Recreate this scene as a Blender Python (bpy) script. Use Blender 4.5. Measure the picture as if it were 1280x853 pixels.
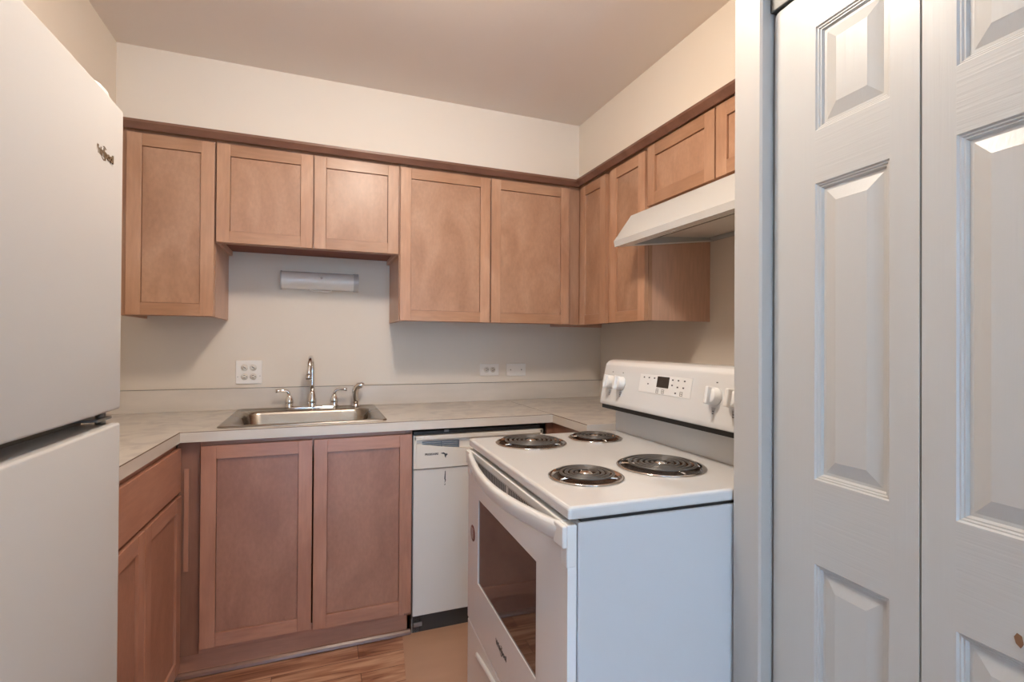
import bpy, bmesh, math, random
from mathutils import Vector, Matrix
random.seed(7)
for o in list(bpy.data.objects): bpy.data.objects.remove(o, do_unlink=True)
COL = bpy.context.scene.collection
SC = bpy.context.scene
PI = math.pi

# ------------------------------------------------------------------ camera, light, exposure
cam_d = bpy.data.cameras.new('camera'); cam_d.sensor_width = 36.0; cam_d.lens = 627.6/1280*36
cam_d.clip_start = 0.02
cam = bpy.data.objects.new('camera', cam_d); COL.objects.link(cam)
cam.matrix_world = (Matrix.Translation((-1.655, -2.7535, 1.2386)) @ Matrix.Rotation(-0.3665, 4, 'Z')
                    @ Matrix.Rotation(PI/2+0.0061, 4, 'X') @ Matrix.Rotation(0.0061, 4, 'Z'))
SC.camera = cam
SC.view_settings.view_transform = 'Standard'; SC.view_settings.look = 'None'
SC.view_settings.gamma = 1.0; SC.view_settings.use_curve_mapping = False
SC.view_settings.exposure = 0.30
LAMP_E, LAMP_C = 80.0, (1.0, 0.87, 0.74)
WIN_E, WIN_C = 560.0, (0.30, 0.59, 1.0)
FILL_E, FILL_C = 14.0, (1.0, 0.80, 0.60)
w = bpy.data.worlds.new('daylight'); SC.world = w; w.use_nodes = True
w.node_tree.nodes['Background'].inputs[0].default_value = (0.55, 0.72, 1.0, 1)
w.node_tree.nodes['Background'].inputs[1].default_value = 1.0
def area(name, loc, rot, sx, sy, e, c):
    l = bpy.data.lights.new(name, 'AREA'); l.shape = 'RECTANGLE'; l.size = sx; l.size_y = sy; l.energy = e; l.color = c
    o = bpy.data.objects.new(name, l); COL.objects.link(o); o.location = loc; o.rotation_euler = rot; return o
area('window_daylight', (-1.86, -4.88, 1.05), (PI/2, 0, PI), 1.6, 1.6, WIN_E, WIN_C)   # daylight entering by the rear window
_l = bpy.data.lights.new('rear_room_fill', 'POINT'); _l.energy = FILL_E; _l.color = FILL_C; _l.shadow_soft_size = 0.25  # added warm fill behind the camera, no fixture hangs there
_o = bpy.data.objects.new('rear_room_fill', _l); COL.objects.link(_o); _o.location = (-1.2, -4.4, 1.9)

# ------------------------------------------------------------------ materials
def newmat(name):
    m = bpy.data.materials.new(name); m.use_nodes = True
    nt = m.node_tree; return m, nt, nt.nodes, nt.links, nt.nodes['Principled BSDF']
def plain(name, col, rough=0.5, metal=0.0, bump=0.0, bscale=200, var=0.0, vscale=3.0, coat=0.0, spec=None, stretch=(1,1,1), rvar=0.0):
    m, nt, N, L, b = newmat(name)
    b.inputs['Base Color'].default_value = (*col, 1); b.inputs['Roughness'].default_value = rough; b.inputs['Metallic'].default_value = metal
    if coat: b.inputs['Coat Weight'].default_value = coat; b.inputs['Coat Roughness'].default_value = 0.12
    if spec is not None: b.inputs['Specular IOR Level'].default_value = spec
    tc = N.new('ShaderNodeTexCoord'); mp = N.new('ShaderNodeMapping'); mp.inputs['Scale'].default_value = stretch
    L.new(tc.outputs['Object'], mp.inputs['Vector'])
    if var or rvar:
        n = N.new('ShaderNodeTexNoise'); n.inputs['Scale'].default_value = vscale; n.inputs['Detail'].default_value = 4
        L.new(mp.outputs[0], n.inputs['Vector'])
    if var:
        mr = N.new('ShaderNodeMapRange'); mr.inputs['From Min'].default_value = .25; mr.inputs['From Max'].default_value = .75
        mr.inputs['To Min'].default_value = 1-var; mr.inputs['To Max'].default_value = 1+var
        L.new(n.outputs[0], mr.inputs[0])
        mx = N.new('ShaderNodeVectorMath'); mx.operation = 'SCALE'; mx.inputs[0].default_value = col
        L.new(mr.outputs[0], mx.inputs['Scale']); L.new(mx.outputs[0], b.inputs['Base Color'])
    if rvar:
        mr = N.new('ShaderNodeMapRange'); mr.inputs['To Min'].default_value = rough-rvar; mr.inputs['To Max'].default_value = rough+rvar
        L.new(n.outputs[0], mr.inputs[0]); L.new(mr.outputs[0], b.inputs['Roughness'])
    if bump:
        n2 = N.new('ShaderNodeTexNoise'); n2.inputs['Scale'].default_value = bscale; n2.inputs['Detail'].default_value = 3
        L.new(mp.outputs[0], n2.inputs['Vector'])
        bp = N.new('ShaderNodeBump'); bp.inputs['Strength'].default_value = bump; bp.inputs['Distance'].default_value = 0.002
        L.new(n2.outputs[0], bp.inputs['Height']); L.new(bp.outputs[0], b.inputs['Normal'])
    return m
def wood(name, c1, c2, c3, grain='Z', rough=0.34, coat=0.15, figure=1.0):
    m, nt, N, L, b = newmat(name)
    b.inputs['Roughness'].default_value = rough; b.inputs['Coat Weight'].default_value = coat; b.inputs['Coat Roughness'].default_value = 0.25
    tc = N.new('ShaderNodeTexCoord'); oi = N.new('ShaderNodeObjectInfo')
    add = N.new('ShaderNodeVectorMath'); add.operation = 'ADD'
    sc = N.new('ShaderNodeVectorMath'); sc.operation = 'SCALE'; sc.inputs[0].default_value = (7.3, 5.1, 9.7)
    L.new(oi.outputs['Random'], sc.inputs['Scale']); L.new(tc.outputs['Object'], add.inputs[0]); L.new(sc.outputs[0], add.inputs[1])
    def noise(scale, stretch, detail, dist=0.0):
        mp = N.new('ShaderNodeMapping'); mp.inputs['Scale'].default_value = stretch; L.new(add.outputs[0], mp.inputs['Vector'])
        n = N.new('ShaderNodeTexNoise'); n.inputs['Scale'].default_value = scale; n.inputs['Detail'].default_value = detail; n.inputs['Distortion'].default_value = dist
        L.new(mp.outputs[0], n.inputs['Vector']); return n
    st = {'Z': (1, 1, .12), 'X': (.12, 1, 1), 'B': (1, 1, .55)}[grain]
    blotch = noise(5.0*figure, (1, 1, .45) if grain != 'X' else (.45, 1, 1), 4, 1.2)
    fine = noise(90, st, 3)
    r = N.new('ShaderNodeValToRGB'); L.new(blotch.outputs[0], r.inputs[0])
    r.color_ramp.elements[0].position = .33; r.color_ramp.elements[0].color = (*c1, 1)
    r.color_ramp.elements[1].position = .68; r.color_ramp.elements[1].color = (*c3, 1)
    e = r.color_ramp.elements.new(.5); e.color = (*c2, 1)
    mr = N.new('ShaderNodeMapRange'); mr.inputs['From Min'].default_value = .3; mr.inputs['From Max'].default_value = .7
    mr.inputs['To Min'].default_value = .93; mr.inputs['To Max'].default_value = 1.06; L.new(fine.outputs[0], mr.inputs[0])
    pr = N.new('ShaderNodeMapRange'); pr.inputs['To Min'].default_value = .92; pr.inputs['To Max'].default_value = 1.06; L.new(oi.outputs['Random'], pr.inputs[0])
    mu = N.new('ShaderNodeMath'); mu.operation = 'MULTIPLY'; L.new(mr.outputs[0], mu.inputs[0]); L.new(pr.outputs[0], mu.inputs[1])
    v = N.new('ShaderNodeVectorMath'); v.operation = 'SCALE'; L.new(r.outputs[0], v.inputs[0]); L.new(mu.outputs[0], v.inputs['Scale'])
    L.new(v.outputs[0], b.inputs['Base Color']); return m

M = {}
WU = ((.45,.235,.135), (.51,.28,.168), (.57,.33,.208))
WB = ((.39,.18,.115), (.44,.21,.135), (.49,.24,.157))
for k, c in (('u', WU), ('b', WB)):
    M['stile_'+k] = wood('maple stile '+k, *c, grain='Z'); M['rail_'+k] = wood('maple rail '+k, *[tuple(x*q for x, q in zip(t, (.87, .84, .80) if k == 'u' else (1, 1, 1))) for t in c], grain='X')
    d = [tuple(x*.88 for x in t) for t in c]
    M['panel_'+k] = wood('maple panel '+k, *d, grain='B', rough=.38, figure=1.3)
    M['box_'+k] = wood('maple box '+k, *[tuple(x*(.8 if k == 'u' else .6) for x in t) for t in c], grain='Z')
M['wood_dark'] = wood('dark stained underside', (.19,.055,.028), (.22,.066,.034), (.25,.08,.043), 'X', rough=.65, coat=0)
M['mould'] = wood('moulding', (.17,.078,.05), (.20,.095,.062), (.24,.12,.08), 'X')
M['side_raw'] = wood('cabinet side', (.62,.38,.27), (.65,.40,.285), (.68,.42,.30), 'Z', rough=.45)  # unfinished panel colour, lightened to offset the shadow the hood casts
M['wall'] = plain('painted wall', (.80,.715,.61), .6, bump=.06, bscale=180, var=.015, vscale=1.5)
M['ceil'] = plain('ceiling paint', (.84,.75,.67), .8, bump=.15, bscale=140)
M['trim'] = plain('trim paint', (.455,.435,.41), .38, bump=.05, bscale=60, stretch=(1,1,.1))
M['door_v'] = plain('door paint vertical grain', (.48,.475,.46), .36, bump=.16, bscale=170, stretch=(1,1,.03))
M['door_h'] = plain('door paint horizontal grain', (.48,.475,.46), .36, bump=.24, bscale=210, stretch=(.03,1,1))
M['lam_edge'] = plain('laminate edge', (.68,.62,.55), .38, var=.08, vscale=9, stretch=(.4,.4,1.6))
M['brown_line'] = plain('laminate core', (.16,.10,.06), .6)
M['white'] = plain('white enamel', (.65,.645,.635), .16, coat=.3)
M['white_side'] = plain('white painted steel', (.60,.60,.61), .28, bump=.02, bscale=8)
M['fridge'] = plain('refrigerator enamel', (.53,.515,.50), .42, bump=.12, bscale=900, var=.01)
M['plate'] = plain('wall plate plastic', (.90,.86,.80), .3)
M['plastic'] = plain('white plastic', (.74,.73,.71), .3)
M['dish_w'] = plain('dishwasher enamel', (.76,.72,.66), .35, var=.02, vscale=4)
M['dish_p'] = plain('dishwasher panel', (.78,.73,.65), .4)
M['door_w'] = plain('white oven door', (.78,.77,.76), .18, coat=.3)
M['hood'] = plain('hood enamel', (.58,.575,.56), .22, coat=.3)
M['black'] = plain('black void', (.006,.006,.006), .6)
M['dark'] = plain('dark grey', (.05,.045,.04), .55)
M['gasket'] = plain('gasket grey', (.22,.20,.17), .6)
M['print'] = plain('printed marks', (.05,.05,.05), .5)
M['print_g'] = plain('printed grey', (.38,.38,.39), .5)
M['logo'] = plain('logo brown', (.13,.085,.045), .4)
M['maroon'] = plain('sticker maroon', (.15,.05,.04), .5)
M['chrome'] = plain('chrome', (.78,.77,.76), .08, metal=1.0)
M['pan'] = plain('drip pan chrome', (.62,.58,.54), .10, metal=1.0)
M['bowl'] = plain('shaded drip bowl', (.10,.07,.055), .25, metal=.7)  # baked tone, darkened further for the shade beneath the coil
M['track'] = plain('dark track metal', (.10,.10,.095), .5, metal=.5)
M['steel'] = plain('brushed stainless', (.36,.325,.285), .28, metal=1.0, bump=.05, bscale=60, stretch=(.05,1,1), rvar=.05)
M['coil'] = plain('coil element', (.10,.095,.09), .34, metal=.3)
M['filter'] = plain('grease filter', (.30,.27,.24), .4, metal=.6)
M['diffuser'] = plain('lamp diffuser', (.88,.86,.82), .18, coat=.5)
M['galv'] = plain('galvanised', (.30,.30,.29), .4, metal=.8)
M['chip'] = plain('bare wood chip', (.20,.10,.05), .8)
g, nt, N, L, b = newmat('oven glass'); b.inputs['Base Color'].default_value = (.035,.024,.022,1); b.inputs['Roughness'].default_value = .05
b.inputs['Coat Weight'].default_value = .6; b.inputs['Coat Roughness'].default_value = .02; M['glass'] = g
g, nt, N, L, b = newmat('window glass'); b.inputs['Transmission Weight'].default_value = 1; b.inputs['Roughness'].default_value = 0; b.inputs['IOR'].default_value = 1.01; M['pane'] = g
g, nt, N, L, b = newmat('lit lamp glass'); b.inputs['Emission Color'].default_value = (*LAMP_C, 1); b.inputs['Emission Strength'].default_value = LAMP_E; M['lamp'] = g

# laminate countertop: pale beige with faint grey marble veining
g, nt, N, L, b = newmat('laminate top'); M['lam'] = g
b.inputs['Roughness'].default_value = .33
tc = N.new('ShaderNodeTexCoord')
n1 = N.new('ShaderNodeTexNoise'); n1.inputs['Scale'].default_value = 7; n1.inputs['Detail'].default_value = 7; n1.inputs['Distortion'].default_value = 1.5
n2 = N.new('ShaderNodeTexNoise'); n2.inputs['Scale'].default_value = 60; n2.inputs['Detail'].default_value = 3
L.new(tc.outputs['Object'], n1.inputs[0]); L.new(tc.outputs['Object'], n2.inputs[0])
r = N.new('ShaderNodeValToRGB'); L.new(n1.outputs[0], r.inputs[0])
r.color_ramp.elements[0].position = .38; r.color_ramp.elements[0].color = (.55,.51,.47,1)
r.color_ramp.elements[1].position = .56; r.color_ramp.elements[1].color = (.68,.635,.575,1)
mr = N.new('ShaderNodeMapRange'); mr.inputs['To Min'].default_value = .95; mr.inputs['To Max'].default_value = 1.05; L.new(n2.outputs[0], mr.inputs[0])
v = N.new('ShaderNodeVectorMath'); v.operation = 'SCALE'; L.new(r.outputs[0], v.inputs[0]); L.new(mr.outputs[0], v.inputs['Scale']); L.new(v.outputs[0], b.inputs['Base Color'])

# laminate plank floor, boards running along x
g, nt, N, L, b = newmat('plank floor'); M['plank'] = g
b.inputs['Roughness'].default_value = .3
tc = N.new('ShaderNodeTexCoord')
br = N.new('ShaderNodeTexBrick'); br.inputs['Scale'].default_value = 1; br.inputs['Brick Width'].default_value = .62; br.inputs['Row Height'].default_value = .095
br.inputs['Mortar Size'].default_value = .0012; br.inputs['Color1'].default_value = (0,0,0,1); br.inputs['Color2'].default_value = (1,1,1,1); br.inputs['Mortar'].default_value = (.5,.5,.5,1)
mp0 = N.new('ShaderNodeMapping'); mp0.inputs['Location'].default_value = (.26,.03,0); L.new(tc.outputs['Object'], mp0.inputs[0]); L.new(mp0.outputs[0], br.inputs['Vector'])
sep = N.new('ShaderNodeVectorMath'); sep.operation = 'SCALE'; L.new(br.outputs['Color'], sep.inputs[0]); sep.inputs['Scale'].default_value = 6
ad = N.new('ShaderNodeVectorMath'); ad.operation = 'ADD'; L.new(tc.outputs['Object'], ad.inputs[0]); L.new(sep.outputs[0], ad.inputs[1])
mp = N.new('ShaderNodeMapping'); mp.inputs['Scale'].default_value = (1.3, 14, 1); L.new(ad.outputs[0], mp.inputs[0])
n1 = N.new('ShaderNodeTexNoise'); n1.inputs['Scale'].default_value = 2.2; n1.inputs['Detail'].default_value = 6; n1.inputs['Distortion'].default_value = .9; L.new(mp.outputs[0], n1.inputs[0])
r = N.new('ShaderNodeValToRGB'); L.new(n1.outputs[0], r.inputs[0])
r.color_ramp.elements[0].position = .30; r.color_ramp.elements[0].color = (.14,.045,.022,1)
r.color_ramp.elements[1].position = .66; r.color_ramp.elements[1].color = (.60,.36,.23,1)
e = r.color_ramp.elements.new(.47); e.color = (.39,.185,.105,1)
mm = N.new('ShaderNodeMixRGB'); L.new(br.outputs['Fac'], mm.inputs[0]); L.new(r.outputs[0], mm.inputs[1]); mm.inputs[2].default_value = (.08,.03,.018,1); L.new(mm.outputs[0], b.inputs['Base Color'])
M['vinyl'] = plain('tan sheet floor', (.46,.27,.175), .45, var=.06, vscale=6, stretch=(.6,2,1))

# ------------------------------------------------------------------ mesh helpers
def face(bm, vs, mi=0):
    try:
        f = bm.faces.new(vs); f.material_index = mi; return f
    except ValueError: return None
def box(bm, x0, x1, y0, y1, z0, z1, bev=0.0, mi=0, seg=2):
    t = bmesh.new(); c = ((x0+x1)/2, (y0+y1)/2, (z0+z1)/2)
    bmesh.ops.create_cube(t, size=1.0, matrix=Matrix.Translation(c) @ Matrix.Diagonal((abs(x1-x0), abs(y1-y0), abs(z1-z0), 1)))
    if bev: bmesh.ops.bevel(t, geom=list(t.edges), offset=min(bev, .49*min(abs(x1-x0), abs(y1-y0), abs(z1-z0))), segments=seg, affect='EDGES', profile=.5)
    merge(bm, t, mi)
def merge(bm, t, mi=0):
    t.verts.index_update(); mp = [bm.verts.new(v.co) for v in t.verts]
    for f in t.faces:
        nf = face(bm, [mp[v.index] for v in f.verts], mi)
        if nf: nf.smooth = f.smooth
    t.free()
def prism(bm, poly, axis, a, b, mi=0, bev=0.0):
    """extrude a 2D polygon along an axis from a to b"""
    def P(q, h): return {'x': (h, q[0], q[1]), 'y': (q[0], h, q[1]), 'z': (q[0], q[1], h)}[axis]
    t = bmesh.new()
    A = [t.verts.new(P(q, a)) for q in poly]; B = [t.verts.new(P(q, b)) for q in poly]; n = len(poly)
    t.faces.new(A); t.faces.new(B[::-1])
    for i in range(n): t.faces.new((A[i], B[i], B[(i+1) % n], A[(i+1) % n]))
    bmesh.ops.recalc_face_normals(t, faces=t.faces)
    if bev: bmesh.ops.bevel(t, geom=list(t.edges), offset=bev, segments=2, affect='EDGES', profile=.5)
    merge(bm, t, mi)
def lathe(bm, prof, c=(0,0,0), n=32, mi=0, mat=None):
    rings = []
    for r, z in prof:
        rings.append([Vector((r*math.cos(2*PI*i/n), r*math.sin(2*PI*i/n), z)) for i in range(n)])
    t = bmesh.new(); R = []
    for ring, (r, z) in zip(rings, prof):
        R.append([t.verts.new(ring[0])]*n if r < 1e-6 else [t.verts.new(p) for p in ring])
    for a, b_ in zip(R, R[1:]):
        for i in range(n):
            j = (i+1) % n; vs = [a[i], a[j], b_[j], b_[i]]; u = []
            for v_ in vs:
                if v_ not in u: u.append(v_)
            if len(u) > 2:
                f = face(t, u)
                if f: f.smooth = True
    bmesh.ops.recalc_face_normals(t, faces=t.faces)
    m = Matrix.Translation(c) @ (mat or Matrix.Identity(4))
    bmesh.ops.transform(t, matrix=m, verts=t.verts); merge(bm, t, mi)
def tube(bm, pts, r, n=10, mi=0, flat=None, cap=True):
    pts = [Vector(p) for p in pts]; rs = r if isinstance(r, (list, tuple)) else [r]*len(pts)
    t = bmesh.new(); R = []; up = None
    for i, p in enumerate(pts):
        d = (pts[min(i+1, len(pts)-1)] - pts[max(i-1, 0)]).normalized()
        if up is None: up = Vector((0, 0, 1)) if abs(d.z) < .9 else Vector((0, 1, 0))
        s = d.cross(up).normalized(); up = s.cross(d).normalized()
        ring = []
        for k in range(n):
            a = 2*PI*k/n; ring.append(t.verts.new(p + rs[i]*(math.cos(a)*s + math.sin(a)*up*(flat or 1))))
        R.append(ring)
    for a, b_ in zip(R, R[1:]):
        for i in range(n):
            f = t.faces.new((a[i], a[(i+1) % n], b_[(i+1) % n], b_[i])); f.smooth = True
    if cap: t.faces.new(R[0]); t.faces.new(R[-1])
    bmesh.ops.recalc_face_normals(t, faces=t.faces); merge(bm, t, mi)
def rrect(cx, cy, w, h, r, z, n=6):
    out = []
    for sx, sy, a0 in ((1,1,0), (-1,1,PI/2), (-1,-1,PI), (1,-1,1.5*PI)):
        for k in range(n+1):
            a = a0+PI/2*k/n; out.append(Vector((cx+sx*(w/2-r)+r*math.cos(a), cy+sy*(h/2-r)+r*math.sin(a), z)))
    return out
def loops(bm, rings, mi=0, closed_end=True, smooth=True):
    V = [[bm.verts.new(p) for p in r] for r in rings]; n = len(V[0])
    for a, b_ in zip(V, V[1:]):
        for i in range(n):
            f = face(bm, (a[i], a[(i+1) % n], b_[(i+1) % n], b_[i]), mi)
            if f: f.smooth = smooth
    if closed_end: face(bm, V[-1], mi)
def obj(name, bm, mats, parent=None, label=None, normals=True, kind=None):
    if normals: bmesh.ops.recalc_face_normals(bm, faces=bm.faces)
    me = bpy.data.meshes.new(name); bm.to_mesh(me); bm.free()
    for m in (mats if isinstance(mats, (list, tuple)) else [mats]): me.materials.append(m)
    o = bpy.data.objects.new(name, me); COL.objects.link(o)
    if parent: o.parent = parent
    if label: o['label'] = label
    if kind: o['kind'] = kind
    return o
def struct(name, bm, mats): return obj(name, bm, mats, kind='structure')
def thing(name, label, cat, loc=(0,0,0), rz=0.0, group=None):
    o = bpy.data.objects.new(name, None); COL.objects.link(o); o.empty_display_size = .05
    o.location = loc; o.rotation_euler = (0, 0, rz); o['label'] = label; o['category'] = cat
    if group: o['group'] = group
    return o
def part(name, mats, parent, fn, *a, label=None, **k):
    bm = bmesh.new(); fn(bm, *a, **k); return obj(name, bm, mats, parent, label)
def text_mesh(name, s, size, mat, parent, mw, label=None, extrude=.0004, shear=0.0, bold=0.0, sx=1.0):
    cu = bpy.data.curves.new(name, 'FONT'); cu.body = s; cu.size = size; cu.extrude = extrude; cu.shear = shear; cu.offset = bold
    cu.align_x = 'CENTER'; cu.align_y = 'CENTER'
    t = bpy.data.objects.new(name+'_curve', cu); COL.objects.link(t)
    dg = bpy.context.evaluated_depsgraph_get(); me = bpy.data.meshes.new_from_object(t.evaluated_get(dg))
    bpy.data.objects.remove(t, do_unlink=True)
    me.name = name; me.transform(mw @ Matrix.Diagonal((sx, 1, 1, 1))); me.materials.clear(); me.materials.append(mat)
    o = bpy.data.objects.new(name, me); COL.objects.link(o); o.parent = parent
    if label: o['label'] = label
    return o

def split(o):
    """one object per separate piece, same name, parent and material"""
    bm = bmesh.new(); bm.from_mesh(o.data); seen = set(); isl = []
    for v in bm.verts:
        if v in seen: continue
        st_ = [v]; seen.add(v); cur = []
        while st_:
            q = st_.pop(); cur.append(q)
            for e_ in q.link_edges:
                u = e_.other_vert(q)
                if u not in seen: seen.add(u); st_.append(u)
        isl.append({q.index for q in cur})
    for k, ids in enumerate(isl):
        b2 = bmesh.new(); b2.from_mesh(o.data); b2.verts.ensure_lookup_table()
        bmesh.ops.delete(b2, geom=[q for q in b2.verts if q.index not in ids], context='VERTS')
        obj(o.name.split('.')[0], b2, list(o.data.materials), o.parent, normals=False)
    bm.free(); bpy.data.objects.remove(o, do_unlink=True)

# ------------------------------------------------------------------ room shell
RX0, CEIL, SOF, D = -2.76, 2.422, 2.117, .349
RY = -5.0; CX = -.797   # closet wall plane
def wl(name, *bs, mat='wall'):
    bm = bmesh.new()
    for q in bs: box(bm, *q)
    return struct(name, bm, M[mat])
wl('wall_back', (RX0-.1, .1, 0, .1, 0, CEIL))
wl('wall_right', (0, .1, -1.893, 0, 0, CEIL))
wl('wall_left', (RX0-.1, RX0, RY, 0, 0, CEIL))
wl('wall_closet_side', (-.72, .1, -1.955, -1.8935, 0, CEIL), (CX+.012, -.72, -1.955, -1.8935, 0, CEIL))
wl('wall_closet_front', (CX+.012, -.70, -3.30, -1.955, 2.0, CEIL), (CX+.012, -.70, -3.9, -3.22, 0, 2.0))
wl('wall_closet_rear', (-.08, .02, -3.9, -1.955, 0, CEIL))
wl('wall_living_side', (1.5, 1.6, RY, -3.8, 0, CEIL))
wl('wall_living_near', (-.70, 1.6, -3.9, -3.8, 0, CEIL))
wl('wall_rear', (RX0, -2.72, RY-.1, RY, 0, CEIL), (-1.0, 1.6, RY-.1, RY, 0, CEIL), (-2.72, -1.0, RY-.1, RY, 0, .2), (-2.72, -1.0, RY-.1, RY, 2.0, CEIL))
bm = bmesh.new(); box(bm, RX0-.1, 1.6, RY-.1, .1, CEIL, CEIL+.08); struct('ceiling', bm, M['ceil'])
# soffit above the wall cabinets: back, left and right runs, one plastered piece
bm = bmesh.new()
prism(bm, [(RX0, 0), (0, 0), (0, -1.8925), (-D, -1.8925), (-D, -D), (RX0+D, -D), (RX0+D, -3.2), (RX0, -3.2)], 'z', SOF, CEIL)
struct('wall_soffit', bm, M['wall'])
# floor: planks, and a tan sheet patch under dishwasher and range
bm = bmesh.new(); box(bm, RX0-.1, 1.6, RY-.1, .1, -.08, 0); struct('floor', bm, M['plank'])
bm = bmesh.new(); prism(bm, [(-1.312, -.565), (-.02, -.565), (-.02, -1.885), (-1.46, -1.885)], 'z', 0.0002, .003); struct('floor_sheet', bm, M['vinyl'])
bm = bmesh.new()
for x0, x1, z0, z1 in ((-2.72, -2.66, .2, 2.0), (-1.06, -1.0, .2, 2.0), (-1.89, -1.83, .26, 1.94), (-2.66, -1.06, .2, .26), (-2.66, -1.06, 1.94, 2.0)):
    box(bm, x0, x1, RY-.08, RY-.02, z0, z1, .004)
wf = struct('window_1', bm, M['trim'])
bm = bmesh.new(); box(bm, -2.66, -1.06, RY-.055, RY-.05, .26, 1.94); o = obj('window_pane', bm, M['pane'], wf)
# moulding along the soffit bottom
def mould(bm, axis_pts):
    pass
MP = [(0, 0), (0, -.030), (.006, -.032), (.012, -.032), (.018, -.024), (.030, -.010), (.030, 0)]
bm = bmesh.new(); prism(bm, [(-.3555-q[0], SOF-.0005+q[1]) for q in MP], 'x', RX0+D+.001, -.3555); struct('trim_1', bm, M['mould'])
bm = bmesh.new(); prism(bm, [(-.3555-q[0], SOF-.0005+q[1]) for q in MP], 'y', -.3555, -1.884); struct('trim_2', bm, M['mould'])
# casing and jamb of the closet
bm = bmesh.new(); prism(bm, [(CX+.012, -1.889), (CX, -1.892), (CX, -1.958), (CX+.004, -1.9625), (CX+.012, -1.9625)], 'z', 0, 2.06)
box(bm, CX+.012, CX+.10, -1.9625, -1.9555, 0, 2.0)
box(bm, CX, CX+.0118, -3.27, -1.889, 2.0, 2.06, .003); box(bm, CX, CX+.0118, -3.27, -3.205, 0, 2.0, .003)
struct('trim_3', bm, M['trim'])

# ------------------------------------------------------------------ cabinets
def shaker(name, parent, x0, x1, z0, z1, yf, k, t=.02, s=.050, rail=.050, sub=True):
    """shaker door, front face at yf looking to -y; frame plus a recessed panel child"""
    bm = bmesh.new(); b_ = .0012
    box(bm, x0, x0+s, yf, yf+t, z0, z1, b_, 0); box(bm, x1-s, x1, yf, yf+t, z0, z1, b_, 0)
    box(bm, x0+s, x1-s, yf+.0004, yf+t, z1-rail, z1, b_, 1); box(bm, x0+s, x1-s, yf+.0004, yf+t, z0, z0+rail, b_, 1)
    d = obj(name, bm, [M['stile_'+k], M['rail_'+k]], parent)
    bm = bmesh.new(); box(bm, x0+s+.0016, x1-s-.0016, yf+.008, yf+.014, z0+rail+.0016, z1-rail-.0016); box(bm, x0+s-.0, x1-s, yf+.0185, yf+.0198, z0+rail, z1-rail, 0, 1)  # dark backing behind the groove draws the shadow line round the panel
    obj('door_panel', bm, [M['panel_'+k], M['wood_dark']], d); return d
def upper(label, loc, rz, w, z0, z1, doors, depth=.335, ff=(0.0, 0.0), group='maple wall cabinets', zd=(.002, .042), under=True):
    t = thing('wall_cabinet', label, 'cabinet', (loc[0], loc[1], z0), rz, group)
    h = z1-z0; b_ = .001
    bm = bmesh.new()
    box(bm, 0, .014, -depth+.018, -.0015, 0, h, b_, 0); box(bm, w-.014, w, -depth+.018, -.0015, 0, h, b_, 0)
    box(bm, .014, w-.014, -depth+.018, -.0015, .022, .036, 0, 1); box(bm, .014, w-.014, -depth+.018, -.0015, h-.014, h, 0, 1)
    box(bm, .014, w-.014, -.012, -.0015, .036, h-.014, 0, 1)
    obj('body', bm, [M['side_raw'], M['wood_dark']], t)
    bm = bmesh.new(); f0 = -depth; f1 = -depth+.018
    sl_, sr_ = max(.038, doors[0][0]+.02), min(w-.038, doors[-1][1]-.02)
    box(bm, 0, sl_, f0, f1, 0, h, b_, 0); box(bm, sr_, w, f0, f1, 0, h, b_, 0)
    box(bm, sl_, sr_, f0, f1, 0, .036, b_, 1); box(bm, sl_, sr_, f0, f1, h-.038, h, b_, 1)
    if len(doors) > 1: box(bm, doors[0][1]-.018, doors[1][0]+.018, f0, f1, .036, h-.038, b_, 0)
    obj('face_frame', bm, [M['stile_u'], M['rail_u']], t)
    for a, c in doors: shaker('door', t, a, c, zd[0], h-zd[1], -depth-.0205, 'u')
    return t
ZT = SOF-.001
upper('tall single-door maple wall cabinet beside the refrigerator, leftmost of the wall cabinets', (-2.407, 0), 0, .341, 1.345, ZT, [(.034, .339)])
upper('short two-door maple wall cabinet mounted above the sink', (-2.064, 0), 0, .757, 1.657, ZT, [(.003, .377), (.383, .754)])
upper('wide two-door maple wall cabinet on the back wall between sink and corner', (-1.3055, 0), 0, .967, 1.345, ZT, [(.004, .449), (.457, .897)])
upper('narrow two-door maple wall cabinet left of the range hood on the right wall', (0, -.0015), -PI/2, .948, 1.345, ZT, [(.376, .627), (.672, .946)], zd=(-.002, .042))
upper('short two-door maple wall cabinet directly above the white range hood', (0, -.951), -PI/2, .762, 1.803, ZT, [(.014, .402), (.410, .758)], zd=(.025, .035))

# base cabinets
FY = -.610
t = thing('base_cabinet', 'wide two-door maple base cabinet under the sink', 'cabinet', (-2.133, 0, 0), 0, 'maple base cabinets')
W = .850
bm = bmesh.new(); box(bm, 0, .016, -.592, -.0015, .105, .872, .001); box(bm, W-.016, W, -.592, -.0015, 0.0, .872, .001)
box(bm, .016, W-.016, -.592, -.0015, .105, .121); box(bm, .016, W-.016, -.012, -.0015, .121, .72)
obj('body', bm, M['box_b'], t)
bm = bmesh.new(); box(bm, 0, .072, FY, -.592, .09, .872, .001, 0); box(bm, W-.03, W, FY, -.592, .09, .872, .001, 0)
box(bm, .072, W-.03, FY, -.592, .09, .13, .001, 1); box(bm, .072, W-.03, FY, -.592, .83, .872, .001, 1)
obj('face_frame', bm, [M['box_b'], M['rail_b']], t)
part('toe_kick', M['rail_b'], t, box, -.02, W, -.592, -.580, .0035, .104, .001)
bm = bmesh.new(); prism(bm, [(-.5925, .004), (-.5925, .021), (-.597, .020), (-.604, .014), (-.607, .004)], 'x', -.02, W)
obj('shoe_moulding', bm, M['mould'], t)
part('batten', M['stile_b'], t, box, .022, .037, FY-.006, FY, .40, .775, .001, label='narrow pale wood batten')
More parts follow.
